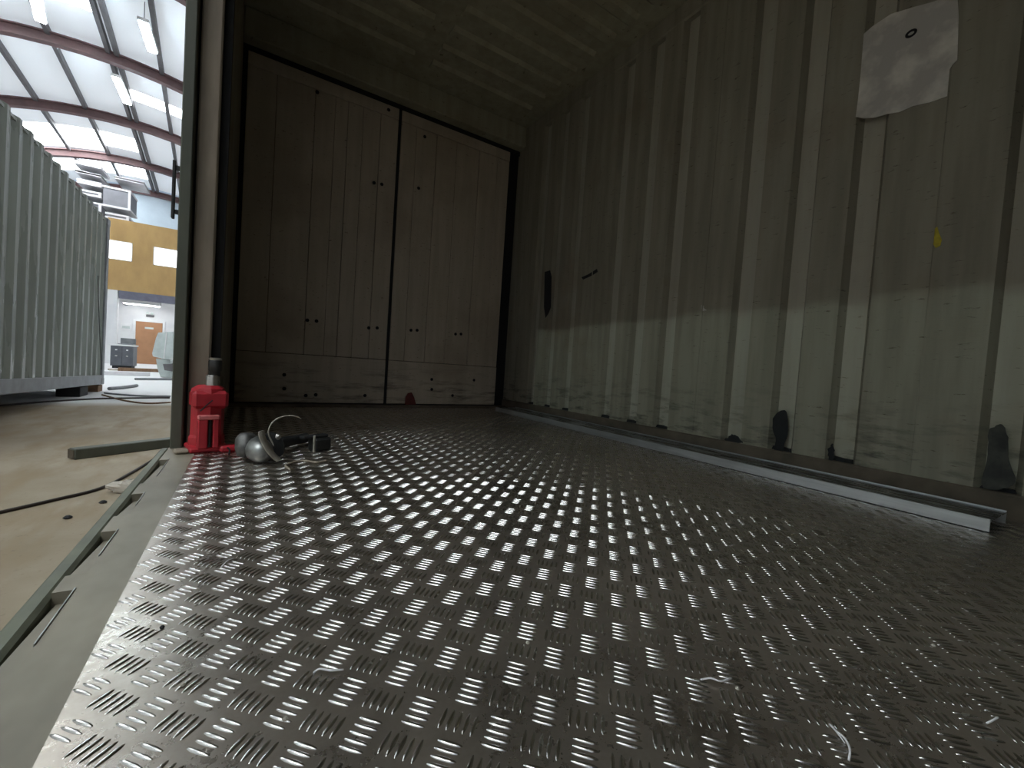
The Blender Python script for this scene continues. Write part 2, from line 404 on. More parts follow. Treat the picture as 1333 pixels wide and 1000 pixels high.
# rear doors
def leaf(name, x0, x1, lines, label):
    d = thing(name, label, 'door', ((x0+x1)/2, YD, 0), kind='structure')
    MB().box(x0, x1, YD+.012, YD+.05, .02, 2.5).build('backing_sheet', M_BLACK, d)
    MB().bbox(x0, x1, YD-.004, YD+.012, .03, .40, .003).build('kick_plate', M_DOOR, d)
    MB().bbox(x0, x1, YD-.004, YD+.012, 2.40, 2.49, .003).build('top_plate', M_DOOR, d)
    xs = [x0] + lines + [x1]
    for i in range(len(xs)-1):
        yy = YD - .004 + (.004 if i % 2 else 0)
        MB().bbox(xs[i]+.0012, xs[i+1]-.0012, yy, YD+.012, .403, 2.397, .003).build('panel', M_DOOR, d)
    return d
d1 = leaf('door_1', -.07, .995, [.112,.365,.505,.60,.713,.85], 'left leaf of the panelled rear doors, behind the jack')
d2 = leaf('door_2', 1.02, 2.085, [1.15,1.335,1.525,1.757,1.95], 'right leaf of the panelled rear doors, beside the black corner gap')
me_hole = MB().lathe([(.014,0),(.014,.003),(.009,.004)], (0,0,0), 8, (0,-1,0)).mesh('bolt_hole', M_STAIN)
for px, py in [(487,238),(497,240),(400,417),(412,418),(480,427),(491,427),(370,488),(370,506),(398,515),(411,514),(475,515),(506,143),(466,117),(413,120)]:
    p = on_y(px, py, YD-.005); inst('bolt_hole', me_hole, d1, (p.x-d1.location.x, -.004, p.z))
for px, py in [(535,430),(543,430),(593,435),(600,435),(562,494),(562,507),(589,515),(617,495),(553,178),(545,245)]:
    p = on_y(px, py, YD-.005); inst('bolt_hole', me_hole, d2, (p.x-d2.location.x, -.004, p.z))
P = [on_y(px, py, YD-.007) for px, py in [(527,528),(528,517),(531,512),(536,511),(539,517),(542,528)]]
MB().add([tuple(p) for p in P] + [(p.x, YD-.003, p.z) for p in P], [tuple(range(6))[::-1], tuple(range(6,12))] + [(i,(i+1)%6,6+(i+1)%6,6+i) for i in range(6)]).build('red_stain', M_RUSTRED, d2)
fr = thing('trim_4', 'dark steel frame around the rear doors', 'door frame', (1, YD, 0), kind='structure')
MB().box(.995, 1.02, YD+.004, YD+.05, .02, 2.5).build('centre_seal', M_BLACK, fr)
MB().box(2.085, XW, YD+.02, YD+.06, 0, 2.52).build('corner_gap', M_BLACK, fr)
MB().box(-.10, -.07, YD+.02, YD+.06, 0, 2.52).build('corner_gap', M_BLACK, fr)
MB().bbox(-.1, XW, YD-.10, YD+.06, 2.53, ZC, .008).build('header_beam', M_CEIL, fr)
MB().box(-.1, XW, YD-.0, YD+.06, 2.49, 2.53).build('top_seal', M_BLACK, fr)
MB().box(-.1, 2.19, YD-.06, YD+.05, 0, .022).build('threshold', M_RAIL, fr)

# roof with pressed cross ribs
ce = MB().box(-.2, XW+.04, YF, YD+.05, ZC, ZC+.05).build('ceiling', M_CEIL)
tag(ce, 'dark pressed steel container roof with cross ribs', 'ceiling', kind='structure')
crib = MB().prism([(-.055,0),(-.03,-.022),(.03,-.022),(.055,0)], 'x', 0, .93)
me_cr = crib.mesh('roof_rib', M_CEIL)
y = YF+.15
while y < YD-.25:
    for x in (.05, 1.12): inst('roof_rib', me_cr, ce, (x, y, ZC))
    y += .20

# ------------------------------------------------------------------ the hall
hall = Matrix.Rotation(HALLROT, 4, 'Z')
def H(x, y, z): return hall @ Vector((x, y, z))
gr = MB().box(-14, 12, -16, 32, GROUND-.2, GROUND).build('floor_hall', M_GROUND)
tag(gr, 'tan dusty concrete hall floor outside the container', 'floor', kind='structure')
AP, RR, ZA = -2.2, 9.0, 7.75
def arch(x, dr=0): return (ZA-RR) + math.sqrt((RR+dr)**2 - (x-AP)**2)
XL, XRr = AP-7.35, AP+7.35; Y0, Y1 = -12.0, 27.2
roof = thing('ceiling_hall', 'arched hall roof of milky sheets on purlins', 'roof', (0,0,0), (0,0,HALLROT), kind='structure')
ribs_y = [15.2 + 3.93*k for k in range(-6, 4)]
strips = [AP + 1.05*k for k in range(-7, 8)]
# clear strips: (bay rhythm, strip): sixths of the bay that are clear
sky_runs = {(0,-1):(2,4), (0,-2):(2,4), (0,-3):(2,4), (1,0):(3,4), (1,1):(3,4), (2,-1):(3,5), (2,-2):(3,6), (2,-3):(3,6)}
BAY = 3.93
def sheet_mesh(x0, x1, ya, yb, mat):
    m = MB(); n = 4; xs = [x0+(x1-x0)*i/n for i in range(n+1)]
    for dz, fl in ((.10, False), (.13, True)):
        b0 = len(m.v)
        for x in xs: m.v += [(x, ya, arch(x, dz)), (x, yb, arch(x, dz))]
        for i in range(n):
            f = (b0+2*i, b0+2*i+1, b0+2*i+3, b0+2*i+2); m.f.append(f[::-1] if fl else f)
    return m.mesh('roof_sheet', mat, smooth=60)
cache = {}
for bi in range(-6, 3):
    rhythm = (bi + 1) % 3              # the visible rhythm of clear strips repeats along the hall
    for k in range(-7, 7):
        run = sky_runs.get((rhythm, k))
        cuts = [(0, 6, False)] if not run else [c for c in ((0, run[0], False), (run[0], run[1], True), (run[1], 6, False)) if c[1] > c[0]]
        for a_, b_, sky in cuts:
            key = (k, a_, b_, sky)
            if key not in cache: cache[key] = sheet_mesh(AP+1.05*k, AP+1.05*(k+1), a_*BAY/6, b_*BAY/6-.01, M_SKY if sky else M_SHEET)
            inst('clear_sheet' if sky else 'roof_sheet', cache[key], roof, (0, 15.2 + BAY*bi + .005, 0))
m = MB(); n = 28
def rib_mesh():
    m = MB()
    def ringpts(dr, dy, x): 
        return (x, dy, arch(x, dr))
    xs = [AP-7.35+14.7*i/n for i in range(n+1)]
    prof = [(.06,-.09),(.06,.09),(.03,.09),(.03,.015),(-.17,.015),(-.17,.09),(-.20,.09),(-.20,-.09),(-.17,-.09),(-.17,-.015),(.03,-.015),(.03,-.09)]
    q = len(prof)
    for x in xs:
        for dr, dy in prof: m.v.append((x, dy, arch(x, dr-.06)))
    for i in range(n):
        for j in range(q): m.f.append((i*q+j, (i+1)*q+j, (i+1)*q+(j+1)%q, i*q+(j+1)%q))
    m.f.append(tuple(range(q))); m.f.append(tuple(n*q+j for j in range(q))[::-1])
    return m.mesh('arch_rib', M_RIB)
me_ar = rib_mesh()
for y in ribs_y: inst('arch_rib', me_ar, roof, (0, y, 0))
me_pu = MB().bbox(-.045, .045, Y0, 27.0, -.06, .10, .005).mesh('purlin', M_PURLIN)
for k, x in enumerate(strips): inst('purlin', me_pu, roof, (x, 0, arch(x)))
inst('purlin', me_pu, roof, (AP+.16, 0, arch(AP)))
def hallwall(name, label, pts, mat):
    m = MB(); n = len(pts) // 2
    m.poly([H(*p) for p in pts]); o = m.build(name, mat); tag(o, label, 'wall', kind='structure')
    so = o.modifiers.new('thick', 'SOLIDIFY'); so.thickness = .1; so.offset = 0; return o
zl = arch(XL)
hallwall('wall_hall_left', 'long white hall wall beyond the green container', [(XL,Y0,GROUND),(XL,Y1,GROUND),(XL,Y1,zl+.1),(XL,Y0,zl+.1)], M_HALLWALL)
hallwall('wall_hall_right', 'long white hall wall behind the open container', [(XRr,Y0,GROUND),(XRr,Y0,zl+.1),(XRr,Y1,zl+.1),(XRr,Y1,GROUND)], M_HALLWALL)
def gable(y, rev):
    xs = [XL + (XRr-XL)*i/24 for i in range(25)]
    p = [(x, y, arch(x, .12)) for x in xs] + [(XRr, y, GROUND), (XL, y, GROUND)]
    return p[::-1] if rev else p
hallwall('wall_hall_far', 'pale blue gable wall high behind the ochre mezzanine', gable(Y1-.1, False), M_BLUEWALL)
hallwall('wall_hall_near', 'white gable wall at the near end of the hall', gable(Y0+.1, True), M_HALLWALL)

# linear lamps under the roof
def lamp(px0, px1, drop, label):
    dz = ZA - drop
    p = on_z(*px0, dz); q = on_z(*px1, dz); c = (p+q)/2; d = q-p; Ln = min(d.length, 2.4)
    t = thing('strip_lamp', label, 'lamp', tuple(c), (0, 0, math.atan2(d.y, d.x)-math.pi/2), 'strip lamps under the hall roof')
    MB().bbox(-.10, .10, -Ln/2, Ln/2, 0, .07, .01).build('housing', M_WHITE, t)
    MB().bbox(-.085, .085, -Ln/2+.03, Ln/2-.03, -.035, 0, .008).build('diffuser', M_TUBE, t)
    for s in (-.4, .4): MB().tube([(0, s*Ln, .06), (0, s*Ln, drop+.02)], .008, 6).build('hanger', M_PURLIN, t)
lamp((186,27),(199,68), .45, 'lit strip lamp nearest the steel post, highest in view')
lamp((151,100),(166,135), .45, 'lit strip lamp between the first and second arch rib')
lamp((47,0),(53,28), .45, 'lit strip lamp at the top left edge under the near clear sheets')
# high bay lamp over the aisle left of the opening; it throws the light on the low wall
hb = Vector((-4.9, .05, 5.79))
t = thing('high_bay_lamp', 'round high bay lamp hanging over the aisle beside the open container', 'lamp', tuple(hb))
MB().lathe([(.16,0),(.155,.03),(.12,.12),(.07,.2),(.05,.26),(.05,.34),(.02,.36)], hb, 24).build('shade', M_CAST, t, smooth=50)
MB().tube([hb+Vector((0,0,.36)), hb+Vector((0,0,1.25))], .01, 6).build('hanger', M_PURLIN, t)
MB().lathe([(.03,-.012),(.06,-.01),(.06,.0)], hb, 16).build('lens', M_TUBE, t)
ld = bpy.data.lights.new('high_bay_light', 'SPOT'); ld.energy = HIGHBAY; ld.color = (.78,1,.95); ld.shadow_soft_size = .045; ld.spot_size = math.radians(150); ld.spot_blend = .4
lo = bpy.data.objects.new('high_bay_light', ld); COL.objects.link(lo); lo.parent = t; lo.location = (0,0,-.09)

# ------------------------------------------------------------------ opposite green container
cb = on_z(135, 500, GROUND+.12); dvec = ray(310, 481).normalized()
pitch = math.asin(dvec.z); yaw = math.atan2(-dvec.x, dvec.y)
oc = thing('shipping_container', 'green corrugated shipping container standing on blocks across the aisle', 'container', tuple(cb), (0,0,0))
oc.rotation_euler = (pitch, 0, yaw)
LC, HC, WC = 6.06, 2.80, 2.44
m = MB(); prof = []; yy = -LC+.16
while yy < -.16:
    prof += [(-.045, yy), (-.045, yy+.072), (-.008, yy+.140), (-.008, yy+.210)]; yy += .278
prof = [p for p in prof if p[1] < -.13] + [(-.045, -.13)]
for x, y in prof: m.v += [(x, y, .15), (x, y, HC-.005)]
for i in range(len(prof)-1): m.f.append((2*i, 2*i+2, 2*i+3, 2*i+1))
m.build('side_panel', M_GREEN, oc)
MB().bbox(-.10, 0, -LC, 0, 0, .155, .006).build('bottom_rail', M_GREY, oc)
MB().bbox(-.09, -.05, -LC, 0, HC-.09, HC, .006).build('top_rail', M_GREEN, oc)
for y0, y1 in ((-LC, -LC+.15), (-.13, 0)): MB().bbox(-.15, .002, y0, y1, .0, HC, .008).build('corner_post', M_GREY, oc)
MB().box(-WC, -.02, -LC, -.01, HC-.06, HC-.03).build('roof', M_GREEN, oc)
MB().box(-WC, -.05, -LC+.02, -.02, .02, .14).build('base_frame', M_GREY, oc)
MB().box(-WC, -WC+.05, -LC, 0, .1, HC-.02).build('far_side', M_GREEN, oc)
MB().box(-WC, -.1, -.05, -.02, .1, HC-.02).build('end_wall', M_GREEN, oc)
MB().box(-WC, -.1, -LC+.02, -LC+.05, .1, HC-.02).build('end_wall', M_GREEN, oc)
for z in (0, HC-.1):
    for y0 in (-LC-.004, -.166): MB().bbox(-.16, .006, y0, y0+.17, z-.003, z+.11, .008).build('corner_casting', M_GREY, oc)
w1 = [(.012, -.95+.004*math.sin(i*9), 2.35-.15*i) for i in range(14)]
w1 = [(.004, -.62+.52*(i/13)**1.2*0.8, 1.75-1.5*i/13) for i in range(14)]
MB().tube(spline(w1, 3), .005, 5).build('hanging_wire', M_BLACK, oc)
bpy.context.view_layer.update()
def block(dy, dx, sx, sy, mat, lab, h=.12):
    p = oc.matrix_world @ Vector((dx, dy, 0))
    o = MB().bbox(p.x-sx, p.x+sx, p.y-sy, p.y+sy, GROUND, p.z-.016, .006).build('support_block', mat, at=(p.x, p.y, GROUND))
    tag(o, lab, 'block', 'blocks under the green container')
block(-.10, -.12, .10, .12, M_WOOD, 'brown timber block under the far corner of the green container')
block(-.95, -.16, .13, .18, M_BLACK, 'black pad under the green container rail')
block(-LC+.2, -.16, .12, .14, M_WOOD, 'timber block under the near corner of the green container')
block(-LC+.2, -WC+.16, .12, .14, M_WOOD, 'timber block under the hidden near corner of the green container')
block(-.2, -WC+.16, .12, .14, M_WOOD, 'timber block under the hidden far corner of the green container')

# ------------------------------------------------------------------ mezzanine and back room at the far end
YM = 22.6; YB = 23.9
def R3(px0, py0, px1, py1, Y):
    a = on_y(px0, py0, Y); b = on_y(px1, py1, Y); return a.x, b.x, b.z, a.z
x0 = on_y(139, 330, YM).x; ztop = on_y(180, 290, YM).z; zbot = on_y(180, 381, YM).z
mz = thing('mezzanine', 'ochre boarded mezzanine with two bright windows at the far hall end', 'mezzanine', (x0, YM, zbot))
wx = [R3(141,315,172,341,YM), R3(200,321,231,347,YM)]
cols = [x0] + [v for q in wx for v in q[:2]] + [x0+5.5]
zlo = min(q[2] for q in wx); zhi = max(q[3] for q in wx)
MB().box(x0, x0+5.5, YM, YM+.08, zbot, zlo).build('lower_boarding', M_PLY, mz)
MB().box(x0, x0+5.5, YM, YM+.08, zhi, ztop).build('upper_boarding', M_PLY, mz)
for a, b in zip(cols[0::2], cols[1::2]): 
    if b-a > .005: MB().box(a, b, YM, YM+.08, zlo, zhi).build('board', M_PLY, mz)
for q in wx:
    fo = MB().box(q[0], q[1], YM+.03, YM+.06, zlo, zhi).build('window_pane', M_WIN, mz)
    f = MB()
    for b_ in ((q[0],q[0]+.03,zlo,zhi),(q[1]-.03,q[1],zlo,zhi),(q[0],q[1],zlo,zlo+.03),(q[0],q[1],zhi-.03,zhi)): f.box(b_[0],b_[1],YM-.012,YM+.03,b_[2],b_[3])
    f.build('window_frame', M_WHITE, fo)
MB().box(x0, x0+5.5, YM+.08, YB+2.5, zbot+.05, zbot+.25).build('deck', M_HALLWALL, mz)
q = R3(155,378,240,394,YM); MB().box(on_y(155,380,YM).x, x0+5.5, YM-.02, YM+.2, on_y(190,392,YM).z, zbot).build('edge_beam', M_BEAMD, mz)
MB().box(x0-.1, x0+.35, YM, YM+.25, GROUND, zbot).build('pier', M_HALLWALL, mz)
MB().box(x0+5.2, x0+5.5, YM, YM+.25, GROUND, zbot).build('pier', M_HALLWALL, mz)
bw = MB().box(x0-.6, x0+5.5, YB, YB+.1, GROUND, zbot+.1).build('wall_back_room', M_HALLWALL)
tag(bw, 'bright white wall under the mezzanine', 'wall', kind='structure')
a = on_y(177,418,YB-.03); b = on_y(210,475,YB-.03)
dr = thing('door_3', 'orange brown door in the white wall under the mezzanine', 'door', ((a.x+b.x)/2, YB-.05, GROUND), kind='structure')
MB().bbox(a.x, b.x, YB-.05, YB-.01, GROUND, a.z, .005).build('leaf', M_DOORW, dr)
f = MB()
for bb in ((a.x-.08,a.x,GROUND,a.z+.08),(b.x,b.x+.08,GROUND,a.z+.08),(a.x,b.x,a.z,a.z+.08)): f.box(bb[0],bb[1],YB-.06,YB,bb[2],bb[3])
f.build('frame', M_WHITE, dr)
MB().lathe([(.03,0),(.035,.03),(.02,.06)], (b.x-.08, YB-.05, GROUND+1.0), 10, (0,-1,0)).build('knob', M_STEEL, dr, smooth=60)
MB().box(a.x+.3, b.x-.3, YB-.055, YB-.05, a.z-.30, a.z-.22).build('name_plate', M_PALE, dr)
def sign(px0, py0, px1, py1, name, label, mat, dark):
    a = on_y(px0, py0, YB-.02); b = on_y(px1, py1, YB-.02)
    s_ = thing(name, label, 'sign', ((a.x+b.x)/2, YB-.02, b.z))
    MB().box(a.x, b.x, YB-.02, YB, b.z, a.z).build('board', mat, s_)
    MB().box(a.x+(b.x-a.x)*.15, b.x-(b.x-a.x)*.15, YB-.025, YB-.02, b.z+(a.z-b.z)*.35, b.z+(a.z-b.z)*.65).build('print', dark, s_)
sign(157,420,171,432,'notice_board','white notice with a dark line left of the orange brown door', M_WHITE, M_PALE)
ck = on_y(164,394,YB-.02)
c_ = thing('wall_clock', 'small round grey dial high on the white wall', 'clock', tuple(ck))
MB().lathe([(.12,0),(.12,.03),(.10,.035)], ck, 18, (0,-1,0)).build('rim', M_PURLIN, c_)
MB().lathe([(.085,.036),(.08,.04)], ck, 18, (0,-1,0)).build('face', M_WHITE, c_)
em = on_y(195.5,410,YB-.02)
e_ = thing('emergency_light', 'small grey emergency fitting above the orange brown door', 'light fitting', tuple(em))
MB().bbox(em.x-.13, em.x+.13, YB-.06, YB, em.z-.09, em.z, .01).build('box', M_PURLIN, e_)
for s in (-.07, .07): MB().lathe([(.03,0),(.055,.04),(.05,.05)], (em.x+s, YB-.06, em.z+.06), 10, (0,-1,0)).build('lamp_head', M_PALE, e_)

lz = on_y(190,392,YM).z - .12
for i, dx in enumerate((1.0, 3.2)):  # lamps added under the deck to brighten the far room and its floor
    bl = thing('added_ceiling_lamp', ('added strip lamp brightening the room under the mezzanine, above the orange brown door', 'added strip lamp brightening the room under the mezzanine, hidden by the post')[i], 'lamp', (x0+dx, YM+.6, lz))
    MB().bbox(x0+dx-.6, x0+dx+.6, YM+.45, YM+.75, lz, zbot+.05, .01).build('housing', M_WHITE, bl)
    MB().box(x0+dx-.57, x0+dx+.57, YM+.48, YM+.72, lz-.03, lz).build('diffuser', M_TUBE2, bl)
# cabinet with white top
YC = 22.0
a = on_z(143,479,GROUND); YC = a.y; b = on_y(173,470,YC); zt = on_y(150,448,YC).z
cbn = thing('cabinet', 'dark grey cabinet with white top against the far pier', 'cabinet', ((a.x+b.x)/2, YC, GROUND))
MB().bbox(a.x, b.x, YC, YC+.6, GROUND+.08, zt-.05, .01).build('body', M_NAVY, cbn)
MB().box(a.x+.04, b.x-.04, YC+.05, YC+.55, GROUND, GROUND+.08).build('plinth', M_BLACK, cbn)
MB().bbox(a.x-.03, b.x+.03, YC-.04, YC+.62, zt-.05, zt, .008).build('worktop', M_WHITE, cbn)
mid = (a.x+b.x)/2
for u0, u1 in ((a.x+.02, mid-.01), (mid+.01, b.x-.02)):
    d_ = MB().bbox(u0, u1, YC-.02, YC, GROUND+.1, zt-.30, .004).build('door', M_NAVY, cbn)
    w_ = MB().bbox(u0, u1, YC-.02, YC, zt-.28, zt-.07, .004).build('drawer', M_NAVY, cbn)
    MB().box(u0+.15, u1-.15, YC-.04, YC-.02, zt-.2, zt-.16).build('handle', M_WHITE, w_)
    MB().box(u0+.15, u1-.15, YC-.04, YC-.02, zt-.4, zt-.36).build('handle', M_STEEL, d_)
tray = thing('tray', 'low grey tray standing on the white cabinet top', 'tray', (mid, YC+.3, zt))
MB().bbox(a.x+.15, b.x-.02, YC+.1, YC+.5, zt, zt+.03, .005).build('base', M_GREY, tray)
MB().box(a.x+.15, b.x-.02, YC+.47, YC+.5, zt+.03, zt+.22).build('back', M_GREY, tray)

# pale tilted machine seat by the post
sp = on_z(209, 492, GROUND); YS = sp.y
st = thing('machine_seat', 'pale green padded machine seat on a pedestal before the orange brown door', 'seat', tuple(sp))
def quadprism(pix, Y, t, name, mat, parent):
    P = [on_y(px, py, Y) for px, py in pix]; n = len(P)
    return MB().add([tuple(p) for p in P] + [(p.x, Y+t, p.z) for p in P], [tuple(range(n)), tuple(range(2*n-1,n-1,-1))] + [(i, n+i, n+(i+1)%n, (i+1)%n) for i in range(n)]).build(name, mat, parent)
quadprism([(206,433),(224,432),(226,466),(216,468),(199,464),(198,460),(203,440)][::-1], YS, .5, 'backrest', M_PALE, st)
quadprism([(216,433),(217.5,433),(214,467),(212.5,467)][::-1], YS-.02, .02, 'seam', M_WHITE, st)
quadprism([(203,467),(222,469),(222,492),(209,491),(205,480)][::-1], YS+.05, .4, 'pedestal', M_PALE, st)
quadprism([(212,474),(226,474),(226,484),(214,482)][::-1], YS-.1, .6, 'footplate', M_PURLIN, st)
# offcuts on the floor
for i, (px, py, L, ang, w_) in enumerate([(178,483,1.3,.35,.16),(188,484,1.2,.15,.10),(203,495,.8,.5,.07),(166,489,.9,.1,.07)]):
    p = on_z(px, py, GROUND)
    o = MB().bbox(-L/2, L/2, -w_/2, w_/2, 0, .05+.05*(i%2), .006).build('offcut', (M_RAG, M_WOOD, M_GREY, M_PACKE)[i])
    o.location = (p.x, p.y, GROUND); o.rotation_euler = (0, 0, ang)
    tag(o, ['broad pale board lying on the bright floor before the brown door', 'brown batten among the offcuts on the bright floor', 'short grey strip nearest the pale machine seat', 'white strip leftmost among the offcuts on the floor'][i], 'offcut', 'offcuts on the hall floor')

# wrapped insulation packs on the mezzanine
def pack(px0, py0, px1, py1, Y, dep, label, zmin=None):
    a = on_y(px0, py0, Y); b = on_y(px1, py1, Y)
    z0 = b.z if zmin is None else zmin
    k = thing('insulation_pack', label, 'pack', ((a.x+b.x)/2, Y, z0), group='grey packs stacked above the mezzanine')
    MB().bbox(a.x, b.x, Y, Y+dep, z0, a.z, .03).build('wrap', M_PACK, k)
    h = .07
    for z in (z0, a.z-h): MB().box(a.x-.02, b.x+.02, Y-.03, Y+dep+.02, z-.002, z+h).build('white_edge', M_PACKE, k)
    MB().box(b.x-.06, b.x+.02, Y-.028, Y-.003, z0+h, a.z-h).build('white_edge', M_PACKE, k)
    return k
YP = YM+.15
zz = ztop
pack(138,276,167,287, YP, 1.2, 'thin grey pack at the bottom of the stack above the boards', ztop)
def topz(k): return 0
pack(134,241,169,274.5, YP, 1.2, 'big square grey pack, tallest of the stack above the mezzanine')
pack(150,229,187,240.5, YP, 1.2, 'grey slab lying at the top right of the stack')
pack(97,208,131,220, YP, 1.2, 'uppermost grey slab at the left of the stack')
pack(99,221,131,231, YP, 1.2, 'second grey slab down at the left of the stack')
pack(101,232,131,244, YP, 1.2, 'third grey slab down at the left of the stack')
pack(101,245,131,258, YP, 1.2, 'fourth grey slab down at the left, half behind the green container')
pack(101,259,131,280, YP, 1.2, 'lowest grey slab at the left, mostly behind the green container', ztop)

# ------------------------------------------------------------------ things on the hall floor
p0 = on_z(97, 599, GROUND); p1 = on_z(222, 583, GROUND); dv = (p1-p0).normalized()
bb = thing('bearer_beam', 'dark olive steel beam on the ground sticking out from under the post', 'beam', tuple(p0), (0,0,math.atan2(dv.y, dv.x)))
MB().bbox(0, 2.4, 0, .09, 0, .075, .006).build('web', M_FLANGE, bb)
MB().box(-.006, 0, .006, .084, .006, .069).build('end_cap', M_RAIL, bb)
def gcable(pix, r, name, label, mat=M_CABLE):
    P = [on_z(px, py, GROUND+r) for px, py in pix]
    o = MB().tube(spline([p - P[0] for p in P], 8), r, 8).build(name, mat, smooth=180); o.location = P[0]
    return tag(o, label, 'cable')
gcable([(-40,676),(0,667),(70,651),(130,636),(170,616),(205,595),(216,589)], .0085, 'power_cable', 'thick dark cable curving across the tan floor to the post')
gcable([(0,528),(60,523),(130,519),(200,518),(221,518)], .012, 'floor_cable', 'long thin cable lying behind the green container corner')
gcable([(136,511.5),(150,513),(185,515.5),(222,516)], .014, 'hose', 'grey hose running from the timber block to the post', M_GREY)
gcable([(133,514),(160,521),(190,525),(222,524)], .012, 'hose', 'curved pale brown hose lowest on the bright floor', M_WOOD)
gcable([(142,506),(160,504.5),(178,502)], .03, 'pipe', 'grey pipe beside the far corner of the green container', M_GREY)
rg = on_z(165, 640, GROUND)
m = MB(); seg = 14; rows = 8
for i in range(rows+1):
    th = math.pi*i/rows
    for k in range(seg):
        a = 2*math.pi*k/seg; r = 1+random.uniform(-.25,.25)
        m.v.append((.085*r*math.sin(th)*math.cos(a), .055*r*math.sin(th)*math.sin(a), max(0, .03+.036*r*math.cos(th))))
for i in range(rows):
    for k in range(seg): m.f.append((i*seg+k, (i+1)*seg+k, (i+1)*seg+(k+1)%seg, i*seg+(k+1)%seg))
o = m.build('crumpled_paper', M_RAG); o.location = rg; tag(o, 'crumpled pale paper on the floor below the dark cable', 'paper')
for i, (px, py) in enumerate([(134,655),(88,675),(196,609)]):
    p = on_z(px, py, GROUND); o = MB().lathe([(.012,0),(.018,.006),(.008,.014)], (0,0,0), 7).build('grit_stone', M_BLACK); o.location = p
    tag(o, ['dark pebble nearest the crumpled paper', 'dark pebble in the open on the tan floor', 'dark pebble close to the steel post'][i], 'pebble', 'dark pebbles on the hall floor')

# ------------------------------------------------------------------ bottle jack
JX, JY = -.122, 2.045
jk = thing('bottle_jack', 'red bottle jack with steel ram beside the container post', 'jack', (JX, JY, 0), (0,0,math.radians(12)))
MB().bbox(-.066, .064, -.075, .075, 0, .020, .006).build('base_plate', M_RED, jk)
body = MB().lathe([(.060,.02),(.060,.05),(.055,.06),(.054,.20),(.057,.205),(.058,.228),(.054,.242),(.036,.254)], (0,.012,0), 8)
body.build('tank', M_RED, jk)
MB().bbox(-.058, .060, -.045, .05, .165, .235, .012).build('shoulder_block', M_RED, jk)
MB().lathe([(.023,.25),(.023,.29),(.021,.295)], (.012,.01,0), 20).build('ram_collar', M_STEEL, jk, smooth=40)
MB().lathe([(.019,.29),(.019,.31),(.023,.315),(.023,.350),(.021,.355)], (.018,.01,0), 20).build('screw_head', M_DARKSTEEL, jk, smooth=40)
MB().lathe([(.021,.355),(.022,.361),(.017,.364)], (.018,.01,0), 20).build('saddle', M_STEEL, jk, smooth=40)
MB().bbox(-.045, .025, -.092, -.068, .128, .146, .004).build('pump_crosshead', M_REDL, jk)
for x0_, x1_ in ((-.044,-.012), (.004,.024)): MB().bbox(x0_, x1_, -.090, -.05, .018, .129, .004).build('pump_cheek', M_RED, jk)
MB().lathe([(.008,.02),(.008,.128)], (-.004,-.066,0), 12).build('pump_piston', M_DARKSTEEL, jk, smooth=40)
MB().tube([(-.034,-.054,.158),(-.016,-.056,.18),(.004,-.054,.20)], .0025, 6).build('link_rod', M_DARKSTEEL, jk)
MB().bbox(.026, .120, -.105, -.060, 0, .026, .008).build('handle_socket', M_RED, jk)
MB().tube([(.050,-.106,.020),(.052,-.135,.016),(.046,-.155,.003)], .003, 6).build('valve_pin', M_DARKSTEEL, jk)
MB().bbox(-.108, -.064, -.07, -.02, 0, .014, .005).build('foot_lug', M_POST, jk)

# ------------------------------------------------------------------ angle grinder
g0 = on_z(342, 606, 0)
gd = thing('angle_grinder', 'silver angle grinder with black grip lying beside the red jack', 'grinder', (g0.x, g0.y+.05, 0), (0,0,math.radians(24)))
MB().lathe([(.012,-.055),(.026,-.05),(.036,-.036),(.042,-.012),(.043,.02),(.040,.055),(.034,.085)], (-.012,.0,.046), 20, (.15,1,.08)).build('gear_head', M_CAST, gd, smooth=50)
MB().lathe([(.015,-.04),(.028,-.032),(.035,-.01),(.036,.025),(.028,.042),(.016,.046)], (-.034,.05,.056), 16, (.25,.5,1)).build('gear_housing', M_HOUSE, gd, smooth=60)
MB().lathe([(.010,0),(.05,.001),(.05,.005),(.010,.006)], (.052,.03,.053), 24, (.9,.25,.2)).build('cutting_disc', M_DARKSTEEL, gd, smooth=40)
MB().lathe([(.008,0),(.012,.004),(.006,.012)], (.050,.0,.088), 10, (.2,-1,.2)).build('arbor_nut', M_STEEL, gd)
MB().lathe([(.014,.06),(.020,.07),(.023,.13),(.020,.19),(.021,.25),(.022,.29),(.015,.305)], (.03,.06,.045), 18, (.86,.50,-.05)).build('grip', M_BLACK, gd, smooth=50)
bpy.context.view_layer.update(); ginv = gd.matrix_world.inverted()
gy = g0.y - .035
band = [on_y(px, py, gy + .004*k) for k, (px, py) in enumerate([(336,562),(336.5,568),(339,575),(343,583),(348,590),(353,596),(360,601.5)])]
m = MB(); bs = spline(band, 4)
for p in bs:
    p.z = max(p.z, .004)
    m.v += [tuple(ginv @ p), tuple(ginv @ (p + Vector((.016, .03, 0))))]
for k in range(len(bs)-1): m.f.append((2*k, 2*k+1, 2*k+3, 2*k+2))
o = m.build('wheel_guard', M_WIRE, gd, smooth=60); so = o.modifiers.new('t', 'SOLIDIFY'); so.thickness = .005
